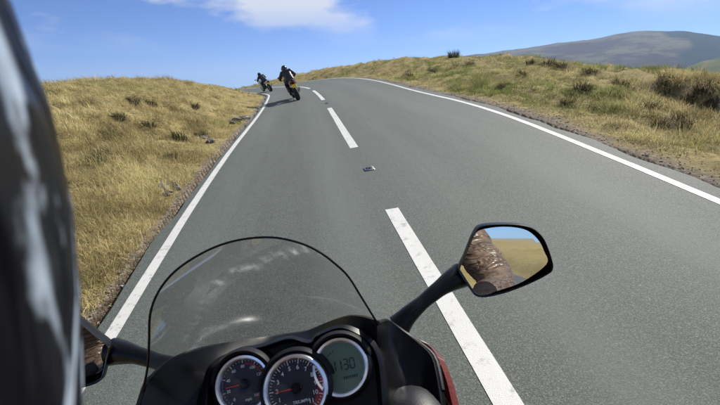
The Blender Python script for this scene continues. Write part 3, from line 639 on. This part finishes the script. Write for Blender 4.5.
# riders ahead
def ahead(s, off, lean, dyaw, paint, jacket, label_b, label_p, patch, scale, tail=None):
    root = empty('motorcycle'); p = road_pt(s, off); g = float(np.interp(s, s_, grd)); ps = float(np.interp(s, s_, psi))
    Fw = Vector((-math.sin(ps+dyaw), math.cos(ps+dyaw), g)).normalized(); R0 = Fw.cross(Vector((0, 0, 1))).normalized(); U0 = R0.cross(Fw)
    U = (U0*math.cos(lean)-R0*math.sin(lean)); Rt = Fw.cross(U)
    mw = Matrix(((Rt.x, Fw.x, U.x, p[0]), (Rt.y, Fw.y, U.y, p[1]), (Rt.z, Fw.z, U.z, p[2]-.006), (0, 0, 0, 1))) @ Matrix.Scale(scale, 4)
    root.matrix_world = mw; tag(root, label_b, 'motorcycle', 'motorcycles riding ahead'); running_gear(root, paint)
    for sg in (-1, 1):
        b = MB(); b.loft([[(sg*(.16+bu), y, z) for y, z, bu in ((.80, .80, -.06), (.66, .92, .0), (.45, .95, .03), (.30, .88, .02))], [(sg*(.18+bu), y, z) for y, z, bu in ((.84, .70, -.06), (.70, .68, .02), (.45, .66, .05), (.26, .66, .03))], [(sg*(.15+bu), y, z) for y, z, bu in ((.76, .55, -.04), (.66, .45, .02), (.40, .36, .05), (.16, .40, .03))], [(sg*(.09+bu), y, z) for y, z, bu in ((.62, .40, 0), (.52, .30, .02), (.30, .24, .03), (.10, .26, .02))]], False); o = b.build('side_fairing', paint, root); o.modifiers.new('t', 'SOLIDIFY').thickness = .006
        b = MB(); b.tube([(sg*.17, .62, .98), (sg*.27, .60, 1.06)], .011, 8); b.ball((sg*.33, .60, 1.075), (.075, .03, .042), 12, 8); b.build('mirror', M['black_satin'], root)
        b = MB(); b.tube([(sg*.08, .45, .93), (sg*.2, .42, .94), (sg*.33, .32, .92)], .014, 10); b.build('handlebar', M['black_satin'], root)
    b = MB(); b.loft([[(x, .86-3.2*x*x, .88), (x, .92-3.4*x*x, .78), (x, .90-3.3*x*x, .66), (x, .82-3*x*x, .60)] for x in np.linspace(-.17, .17, 9)], False); b.build('nose_fairing', paint, root)
    b = MB(); b.loft([[(x, .83-3.5*x*x, .88), (x, .70-3.0*x*x, 1.02), (x*.85, .58-2.0*x*x, 1.13), (x*.7, .53, 1.17)] for x in np.linspace(-.16, .16, 9)], False); b.build('windscreen', M['cover'], root)
    for sg in (-1, 1):
        b = MB(); b.box((sg*.11, -.66, .66), (.05, .30, .10), .03); b.build('tail_panel', tail or paint, root)
    per = empty('person'); per.matrix_world = mw; tag(per, label_p, 'person', 'riders ahead')
    J = dict(hip=(0, -.30, .89), waist=(0, -.20, 1.02), chest=(0, -.03, 1.16), neck=(0, .10, 1.28), head=(0, .17, 1.36), sh=(.19, .02, 1.24), el=(.34, .14, 1.04), wr=(.325, .29, .965), hand=(.31, .335, .95), kn=(.19, .06, .72), an=(.155, -.20, .47))
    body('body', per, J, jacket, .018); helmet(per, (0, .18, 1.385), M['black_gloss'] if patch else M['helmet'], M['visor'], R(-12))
    if patch:
        b = MB(); b.loft([[(.095+.012*math.sin(k), -.175+.02*k, 1.075+.036*k) for k in range(4)], [(.125+.012*math.sin(k), -.165+.02*k, 1.065+.036*k) for k in range(4)]], False); b.build('jacket_stripe', M['white_paint'], per)
    return root
JK = [M['black_leather'], M['denim'], M['glove']]
ahead(16.6, -.86, R(18), R(7), M['black_gloss'], JK, 'black motorcycle with yellow number plate leaning left on the road', 'rider in black leathers with a white back stripe leaning into the bend', True, .84, M['white_paint'])
ahead(29.6, -1.42, R(21), R(10), M['white_paint'], [plain('navy_textile', (.022, .026, .045), .75), M['denim'], M['glove']], 'pale motorcycle farther round the bend leaning left', 'rider in dark blue jacket on the pale motorcycle', False, .84)

# ------------------------------------------------------------------ the motorcycle being ridden
lean = R(7.9); Fw = Vector((.016, .9916, .128)).normalized(); R0 = Fw.cross(Vector((0, 0, 1))).normalized(); U0 = R0.cross(Fw)
U = Vector((-.1365, -.1243, .9829)).normalized(); U = (U-Fw*U.dot(Fw)).normalized(); Rt = Fw.cross(U); BT = Vector((.0820, .2520, .0250))
BW = Matrix(((Rt.x, Fw.x, U.x, BT.x), (Rt.y, Fw.y, U.y, BT.y), (Rt.z, Fw.z, U.z, BT.z), (0, 0, 0, 1)))
bike = empty('motorcycle'); bike.matrix_world = BW
tag(bike, 'dark red touring motorcycle with clear windscreen, three round gauges and mirrors, being ridden', 'motorcycle')
def road_under(y):
    p = BW @ Vector((0, y, 0)); s, o = near_road([p.x], [p.y]); return (float(road_pt(s, o)[0][2])-p.z)/U.z
running_gear(bike, M['red'], (road_under(-.72)-.004, road_under(.73)-.004))
# windscreen
def scr(x, z): return Vector((x, .50+.5*(1.28-z)-4.0*x*x, z))
top = spline([scr(x, z) for x, z in ((-.193, 1.099), (-.176, 1.134), (-.159, 1.177), (-.142, 1.220), (-.123, 1.248), (-.099, 1.266), (-.069, 1.275), (-.034, 1.279), (.004, 1.277), (.042, 1.271), (.077, 1.258), (.100, 1.242), (.116, 1.224), (.132, 1.199), (.145, 1.154), (.157, 1.111), (.165, 1.084))], 61)
bot = spline([scr(x, z) for x, z in ((-.193, 1.094), (-.175, 1.104), (-.152, 1.092), (-.118, 1.047), (-.061, .981), (-.018, .957), (.025, .952), (.077, .997), (.123, 1.052), (.152, 1.076), (.165, 1.079))], 61)
V = []; glint_ = []
for j in range(25):
    f = j/24
    for i in range(61):
        a, b_ = top[i], bot[i]; q = scr(a.x*(1-f)+b_.x*f, a.z*(1-f)+b_.z*f); V.append(q)
        arc = 1.165+.055*math.sin((q.x+.10)*9)+.035*vnoise(np.array([q.x*22.]), np.array([3.]), 3)[0]-.3*max(0, -.07-q.x)*2.2
        k = math.exp(-((q.z-arc)/.0035)**2)*(.25+.75*vnoise(np.array([q.x*60.]), np.array([1.]), 9)[0])*(1 if -.14 < q.x < .12 else 0)  # reflection streak painted along a wavy arc
        arc2 = 1.10-1.2*abs(q.x+.115); k += .6*math.exp(-((q.z-arc2-.02)/.006)**2)*(1 if -.16 < q.x < -.09 else 0)  # second painted reflection streak, low on the left
        glint_.append(min(1, k))
me = np_mesh('windscreen', [tuple(q) for q in V], grid_faces(25, 61)); fattr(me, 'painted_glint', glint_); screen = link('windscreen', me, M['screen'], bike, angle=0)
b = MB(); b.tube(top, .0017, 8); b.build('edge_trim', M['black_satin'], screen)
# cowl between the screen's foot and the gauges
rim = [Vector(p) for p in ((-.215, .30, 1.00), (-.208, .37, 1.055))]+[q+Vector((0, .002, .003)) for q in bot[::4]]+[Vector(p) for p in ((.185, .55, 1.035), (.212, .545, 1.005), (.236, .515, .995), (.250, .485, .990), (.246, .44, .985), (.236, .38, .965), (.228, .30, .93))]
NR = 72; rim = spline(rim, NR)
pan = spline([(-.135, .33, .95), (-.128, .42, 1.015), (-.122, .475, 1.058), (-.105, .495, 1.076), (-.064, .502, 1.083), (-.025, .503, 1.083), (.018, .505, 1.085), (.05, .495, 1.076), (.067, .502, 1.081), (.109, .505, 1.083), (.146, .485, 1.064), (.158, .46, 1.04), (.152, .42, 1.00), (.14, .36, .94), (.13, .32, .90)], NR)
GN = Vector((0, -math.cos(R(45)), math.sin(R(45)))); GU = Vector((0, math.sin(R(45)), math.cos(R(45)))); GX = Vector((1, 0, 0)); GO = Vector((.02, .45, 1.03))
rows = []
for f, dp in ((0, .0), (.06, .006), (.25, -.018), (.5, -.034), (.75, -.03), (.93, -.012), (1, 0)):
    rows.append([rim[i].lerp(pan[i], f)+Vector((0, 0, dp)) for i in range(NR)])
cen = sum(pan, Vector())/NR; cen += (GO-cen).dot(GN)*GN
for f, dp in ((.96, .004), (.94, -.004), (.92, -.02)):
    r_ = []
    for p in pan:
        q = cen+(p-cen)*f; q -= GN*((q-GO).dot(GN))*(.5 if dp >= 0 else 1); r_.append(q+GN*dp)
    rows.append(r_)
b = MB(); b.loft(rows, False); nb_ = len(b.v); b.f.append(tuple(range(nb_-NR, nb_))); cowl = b.build('dash_cowl', M['black_satin'], bike, angle=50)
so = cowl.modifiers.new('t', 'SOLIDIFY'); so.thickness = .003; so.offset = -1
b = MB(); b.tube([q+Vector((0, 0, .0015)) for q in rim[2:-5]], .0042, 8); b.build('cowl_lip', M['black_plastic'], cowl)
for dx, dy, dz_ in ((-.165, .43, 1.052), (-.150, .365, 1.005)):
    b = MB(); b.ball((dx, dy, dz_), (.0045, .0045, .003), 10, 6); b.build('screw', M['chrome'], cowl)
b = MB(); b.loft([[Vector((.187+.068*math.cos(t)*k, .392+.086*math.sin(t)*k, .925+.076*math.sqrt(max(0, 1-k*k)))) for t in np.linspace(0, 2*math.pi, 25)[:-1]] for k in (1, .95, .85, .7, .5, .3, .12)], True); b.build('storage_pocket', M['grey_plastic'], bike)
# gauges
GR = Matrix((GX, GU, GN)).transposed()
def gp(c, x, y, z): return c+GX*x+GU*y+GN*z
def text(body_, size, c, x, y, ang=0, z=.0016, mat='white_print', parent=None, name='lettering', shear=0):
    cu = bpy.data.curves.new('t', 'FONT'); cu.body = body_; cu.size = size; cu.align_x = 'CENTER'; cu.align_y = 'CENTER'; cu.shear = shear; cu.offset = size*.012
    t = bpy.data.objects.new('t', cu); COL.objects.link(t); dg = bpy.context.evaluated_depsgraph_get(); me = bpy.data.meshes.new_from_object(t.evaluated_get(dg)); bpy.data.objects.remove(t)
    ca, sa = math.cos(ang), math.sin(ang)
    for v in me.vertices: v.co = gp(c, x+v.co.x*ca-v.co.y*sa, y+v.co.x*sa+v.co.y*ca, z)
    return me
def join_me(name, mes, mat, parent):
    V = []; F = []
    for m_ in mes:
        k = len(V); V += [tuple(v.co) for v in m_.vertices]; F += [tuple(i+k for i in p.vertices) for p in m_.polygons]
    me = bpy.data.meshes.new(name); me.from_pydata(V, [], F); me.update(); return link(name, me, mat, parent, smooth=False)
def gauge(c, r, face, label, lip=.0, hood=.016):
    c = Vector(c)+GN*lip
    b = MB(); b.lathe([(r+.010, -.045), (r+.010, .004), (r+.004, .010), (r+.001, .006), (r, -.002)], c, GR, 48); pod = b.build('gauge', M['black_satin'], bike); pod['label'] = label
    b = MB(); b.lathe([(r+.0042, .002), (r+.0040, .0095), (r+.0015, .0125), (r-.0020, .0115), (r-.0050, .0060), (r-.0062, .0)], c, GR, 64); b.build('bezel', M['chrome'], pod)
    b = MB(); b.lathe([(0.0001, 0), (r-.004, 0), (r-.0035, -.002)], c, GR, 48); b.build('dial', M[face], pod)
    b = MB(); b.lathe([(.0001, .0095), (r*.5, .0092), (r-.005, .0075)], c, GR, 40); b.build('glass_cover', M['cover'], pod)
    # hood over the upper half
    b = MB(); rings = []
    for k in range(31):
        t = R(8)+R(164)*k/30; ed = math.sin(math.pi*k/30)**.6; d = GX*math.cos(t)+GU*math.sin(t)
        rings.append([c+d*(r+.006)+GN*.0, c+d*(r+.005)+GN*(.005+hood*.9*ed), c+d*(r+.008)+GN*(.007+hood*ed), c+d*(r+.013)+GN*(.003+hood*.7*ed), c+d*(r+.018)+GN*(-.02)])
    b.loft(rings, False); b.build('hood', M['black_plastic'], pod, angle=60)
    return pod, c
def tick(b, c, t, r0, r1, w_, z=.0012):
    d = Vector((math.cos(t), math.sin(t))); n = Vector((-d.y, d.x))*w_/2
    b.add([gp(c, d.x*r0-n.x, d.y*r0-n.y, z), gp(c, d.x*r1-n.x, d.y*r1-n.y, z), gp(c, d.x*r1+n.x, d.y*r1+n.y, z), gp(c, d.x*r0+n.x, d.y*r0+n.y, z)], [(0, 1, 2, 3)])
def needle(c, t, r, pod):
    b = MB(); d = GX*math.cos(t)+GU*math.sin(t); n = -GX*math.sin(t)+GU*math.cos(t); z = GN*.0045
    b.loft([[c+z-d*.008-n*.0013, c+z-d*.008+n*.0013, c+z+GN*.0012-d*.008], [c+z+d*r*.8-n*.0007, c+z+d*r*.8+n*.0007, c+z+d*r*.8+GN*.001]]); nd = b.build('needle', M['needle'], pod, angle=20)
    b = MB(); b.lathe([(.0001, .0075), (.006, .0072), (.0075, .005), (.0075, .001)], c, GR, 24); b.build('needle_hub', M['black_satin'], pod)
pod, c = gauge((-.0611, .4664, 1.0464), .0405, 'dial', 'round speedometer with dark blue face and red needle')
b = MB(); T0, T1 = R(228), R(-48); nT = 33
for k in range(nT): tick(b, c, T0+(T1-T0)*k/(nT-1), .0335 if k % 4 else .0315, .0362, .0011 if k % 4 == 0 else .0007)
b.build('scale', M['white_print'], pod, smooth=False)
join_me('numerals', [text(str(q), .0062, c, .0262*math.cos(t), .0262*math.sin(t)) for q, t in ((20*k, T0+(T1-T0)*k/8) for k in range(9))], M['white_print'], pod)
b = MB()
for k in range(14): tick(b, c, R(75)+(T1-R(75))*k/13, .0285, .0312, .0075, .0008)
b.build('red_zone', M['red_print'], pod, smooth=False)
join_me('lettering', [text('mph', .0058, c, .004, -.0235)], M['white_print'], pod); needle(c, R(181), .036, pod)
pod, c = gauge(GO, .0465, 'dial', 'larger round rev counter with red zone and red needle', .012, .003)
b = MB(); nT = 45
for k in range(nT): tick(b, c, T0+(T1-T0)*k/(nT-1), .0385 if k % 4 else .0355, .0415, .0013 if k % 4 == 0 else .0008)
b.build('scale', M['white_print'], pod, smooth=False)
b = MB()
for k in range(10): tick(b, c, R(8)+(T1-R(8))*k/9, .0325, .0420, .0052, .0009)
b.build('red_zone', M['red_print'], pod, smooth=False)
join_me('numerals', [text(str(k), .0088, c, .0300*math.cos(t), .0300*math.sin(t)) for k, t in ((k, T0+(T1-T0)*k/11) for k in range(12))], M['white_print'], pod)
join_me('lettering', [text('TRIUMPH', .0062, c, .004, -.020, 0, shear=.2)], M['white_print'], pod); needle(c, R(180), .041, pod)
pod, c = gauge((.092, .4613, 1.0413), .0415, 'lcd', 'round digital clock display reading 1130', .002, .012)
SEG = {'a': (0, 1, 1), 'd': (0, -1, 1), 'g': (0, 0, 1), 'f': (-1, .5, 0), 'b': (1, .5, 0), 'e': (-1, -.5, 0), 'c': (1, -.5, 0)}
b = MB()
def digit(x, y, segs, h, w_):
    for q in segs:
        sx_, sy_, hor = SEG[q]; th = h*.13; px, py = x+sx_*w_/2, y+sy_*h/2; ex, ey = (w_/2-th*.35, th/2) if hor else (th/2, h/4-th*.35)
        b.add([gp(c, px-ex, py-ey, .0012), gp(c, px+ex, py-ey, .0012), gp(c, px+ex, py+ey, .0012), gp(c, px-ex, py+ey, .0012)], [(0, 1, 2, 3)])
digit(-.0115, .002, 'bc', .0150, .0068); digit(-.0020, .002, 'bc', .0150, .0068); digit(.0085, .002, 'abgcd', .0150, .0068); digit(.0190, .002, 'abcdef', .0150, .0068)
for k in range(7): tick(b, gp(c, .003+.0033*k, -.0175, 0), 0, -.0011, .0011, .0042)
for k in range(3): tick(b, gp(c, -.016+.004*k, .0205+.0022*k, 0), R(40), -.0015, .0015, .0015)
b.build('digits', M['lcd_ink'], pod, smooth=False)
# bridge between gauges
b = MB(); b.ball((-.0185, .428, 1.012), (.011, .011, .006), 14, 8, GR); b.build('trip_button', M['chrome'], bike)
# mirrors
H_OUT = [(.364, .678, 1.017), (.382, .685, 1.05), (.411, .695, 1.096), (.43, .694, 1.107), (.474, .683, 1.106), (.516, .67, 1.097), (.538, .658, 1.077), (.547, .646, 1.05), (.55, .631, 1.012), (.534, .63, .997), (.487, .635, .978), (.437, .642, .965), (.395, .651, .963), (.38, .662, .982)]
G_OUT = [(.3687, .6785, 1.0217), (.389, .6858, 1.056), (.4124, .6924, 1.0907), (.4337, .6902, 1.0988), (.4731, .6809, 1.0991), (.5103, .6686, 1.0895), (.5304, .6565, 1.0688), (.5389, .6454, 1.0434), (.5393, .6364, 1.018), (.4883, .6375, .9868), (.4385, .6443, .9723), (.3926, .653, .9657)]
MN = Vector((-.220, -.920, .325)).normalized()
def mirror(sg, label):
    fx = lambda p: Vector((p[0]*sg, p[1], p[2])); mn = Vector((MN.x*sg, MN.y, MN.z))
    def loop(P, n):
        Q = [fx(p) for p in P]; Q = Q[-1:]+Q+Q[:2]; S_ = spline(Q, (len(Q)-1)*5+1)[5:-10]; return S_
    out = loop(H_OUT, 70); cen_ = sum(out, Vector())/len(out)
    rings = []
    for f, dp in ((.955, .004), (.985, .008), (1.0, .003), (1.01, -.008), (.98, -.026), (.86, -.046), (.6, -.060), (.3, -.066)): rings.append([cen_+(p-cen_)*f+mn*dp for p in out])
    b = MB(); b.loft([[cen_+(p-cen_)*.955-mn*.003 for p in out]]+rings, True, False); k = len(b.v); n_ = len(out); b.f.append(tuple(range(k-n_, k))[::-1])
    hs = b.build('mirror', M['black_satin'], bike, angle=45); hs['label'] = label
    gl = loop(G_OUT, 60); b = MB(); b.v = [tuple(p) for p in gl]; b.f = [tuple(range(len(gl)))]
    if sg < 0: b.f = [b.f[0][::-1]]
    if sg < 0:                                                     # the left glass is turned a little towards the rider
        gc = sum(gl, Vector())/len(gl); q_ = Matrix.Rotation(R(12), 3, 'Z') @ Matrix.Rotation(R(4), 3, 'X'); b.v = [tuple(gc+q_ @ (p-gc)*.93-mn*.002) for p in gl]
    b.build('mirror_glass', M['mirror'], hs, smooth=False)
    # arm down to the fairing
    b = MB(); P = spline([fx(q) for q in ((.215, .625, .955), (.240, .632, .972), (.275, .648, .982), (.312, .666, .990), (.345, .682, .993), (.376, .698, .991))], 22)
    rad_ = [np.interp(i/21, (0, .15, .4, .65, .85, 1), (.026, .020, .0150, .0175, .024, .028)) for i in range(22)]
    b.tube(P, rad_, 16, flat=1.0); b.build('mirror_arm', M['black_satin'], hs)
mirror(1, 'black wing mirror reflecting the rider\'s leather sleeve'); mirror(-1, 'black wing mirror half hidden behind the helmet')
# outer fairing
for sg in (-1, 1):
    rows = []
    tp = spline([(.196, .622, .972), (.212, .588, .974), (.246, .548, .974), (.266, .512, .974), (.268, .455, .970), (.262, .400, .962), (.255, .30, .925)], 22)
    for f, bul, dy in ((0, 0, 0), (.03, .003, .0), (.12, .010, .008), (.35, .022, .02), (.6, .020, .01), (.85, -.01, -.02), (1, -.05, -.06)):
        rows.append([Vector((sg*(p.x+bul), p.y+dy*(1-i/30), p.z-f*.62)) for i, p in enumerate(tp)])
    b = MB(); b.loft(rows, False); o = b.build('side_fairing', M['red'], bike, angle=50); so = o.modifiers.new('t', 'SOLIDIFY'); so.thickness = .004
    b = MB(); inn = [Vector((sg*p.x, p.y, p.z)) for p in tp]; b.loft([inn, [p+Vector((-sg*.012, -.006, .014)) for p in inn], [p+Vector((-sg*.03, -.01, -.01)) for p in inn]], False); b.build('fairing_trim', M['red'], bike, angle=60)
rows = []
for i in range(25):
    x = -.163+.326*i/24; bz = min(bot, key=lambda q: abs(q.x-x)); k = (x/.2)**2
    rows.append([bz+Vector((0, .004, -.006)), Vector((x*1.05, bz.y*.6+.4*(.80-.26*k), (bz.z-.006)-.115)), Vector((x*1.1, .80-.26*k, .775)), Vector((x*1.12, .82-.26*k, .70)), Vector((x*1.05, .78-.25*k, .60)), Vector((x*.9, .70-.2*k, .54))])
b = MB(); b.loft(rows, False); o = b.build('nose_fairing', M['red'], bike, angle=0); o.modifiers.new('t', 'SOLIDIFY').thickness = .004
for sg in (-1, 1):
    b = MB(); b.ball((sg*.09, .775, .72), (.06, .03, .035), 16, 10); b.build('headlight', M['clear_lens'], bike)
    b = MB(); b.tube([(sg*.08, .44, .92), (sg*.17, .40, .93), (sg*.25, .33, .945), (sg*.42, .25, .935)], .0125, 12); hb = b.build('handlebar', M['black_satin'], bike)
    b = MB(); b.tube([(sg*.275, .318, .943), (sg*.405, .258, .936)], .0175, 14); b.build('grip', M['rubber'], hb)
    b = MB(); b.tube([(sg*.24, .37, .945), (sg*.30, .375, .945), (sg*.40, .335, .94)], [.008, .007, .006], 8); b.build('lever', M['alloy'], hb)

# ------------------------------------------------------------------ its rider (seen as helmet edge and in the mirror)
rider = empty('person'); rider.matrix_world = BW; tag(rider, 'rider in brown leather jacket and black helmet steering the red motorcycle', 'person')
J = dict(hip=(0, -.40, .93), waist=(0, -.38, 1.06), chest=(0, -.30, 1.20), neck=(-.01, -.20, 1.36), head=(-.015, -.125, 1.47), sh=(.212, -.22, 1.285), el=(.368, -.085, 1.02), wr=(.352, .175, .970), hand=(.342, .245, .960), kn=(.20, .10, .72), an=(.165, -.22, .47))
body('body', rider, J, [M['leather'], M['denim'], M['brown_glove']], .009, True)
HR = Matrix.Rotation(-YAW, 3, 'Z') @ Matrix.Rotation(ROLL, 3, 'Y')
HOFF = Vector((-.1512, -.040, -.014))                       # helmet centre from the camera fixed to its side, in the head's own axes
hw = HR @ HOFF+Vector((0, 0, CAM_H)); bi = BW.inverted(); hl = bi @ hw
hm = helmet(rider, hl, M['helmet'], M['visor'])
hm.rotation_euler = (bi.to_3x3() @ HR @ Matrix.Rotation(R(-6), 3, 'X')).to_euler()

# ------------------------------------------------------------------ air
b = MB(); b.box((1500, 2200, 75), (8000, 7600, 400)); hz = b.build('haze', None, smooth=False); tag(hz, 'thin blue haze in the air', 'haze', kind='stuff')
m = bpy.data.materials.new('haze'); m.use_nodes = True; m.node_tree.nodes.clear(); oo = m.node_tree.nodes.new('ShaderNodeOutputMaterial'); pv = m.node_tree.nodes.new('ShaderNodeVolumePrincipled')
pv.inputs['Color'].default_value = (.52, .70, 1.0, 1); pv.inputs['Density'].default_value = .00018; pv.inputs['Anisotropy'].default_value = .2; m.node_tree.links.new(pv.outputs[0], oo.inputs['Volume']); hz.data.materials.clear(); hz.data.materials.append(m)
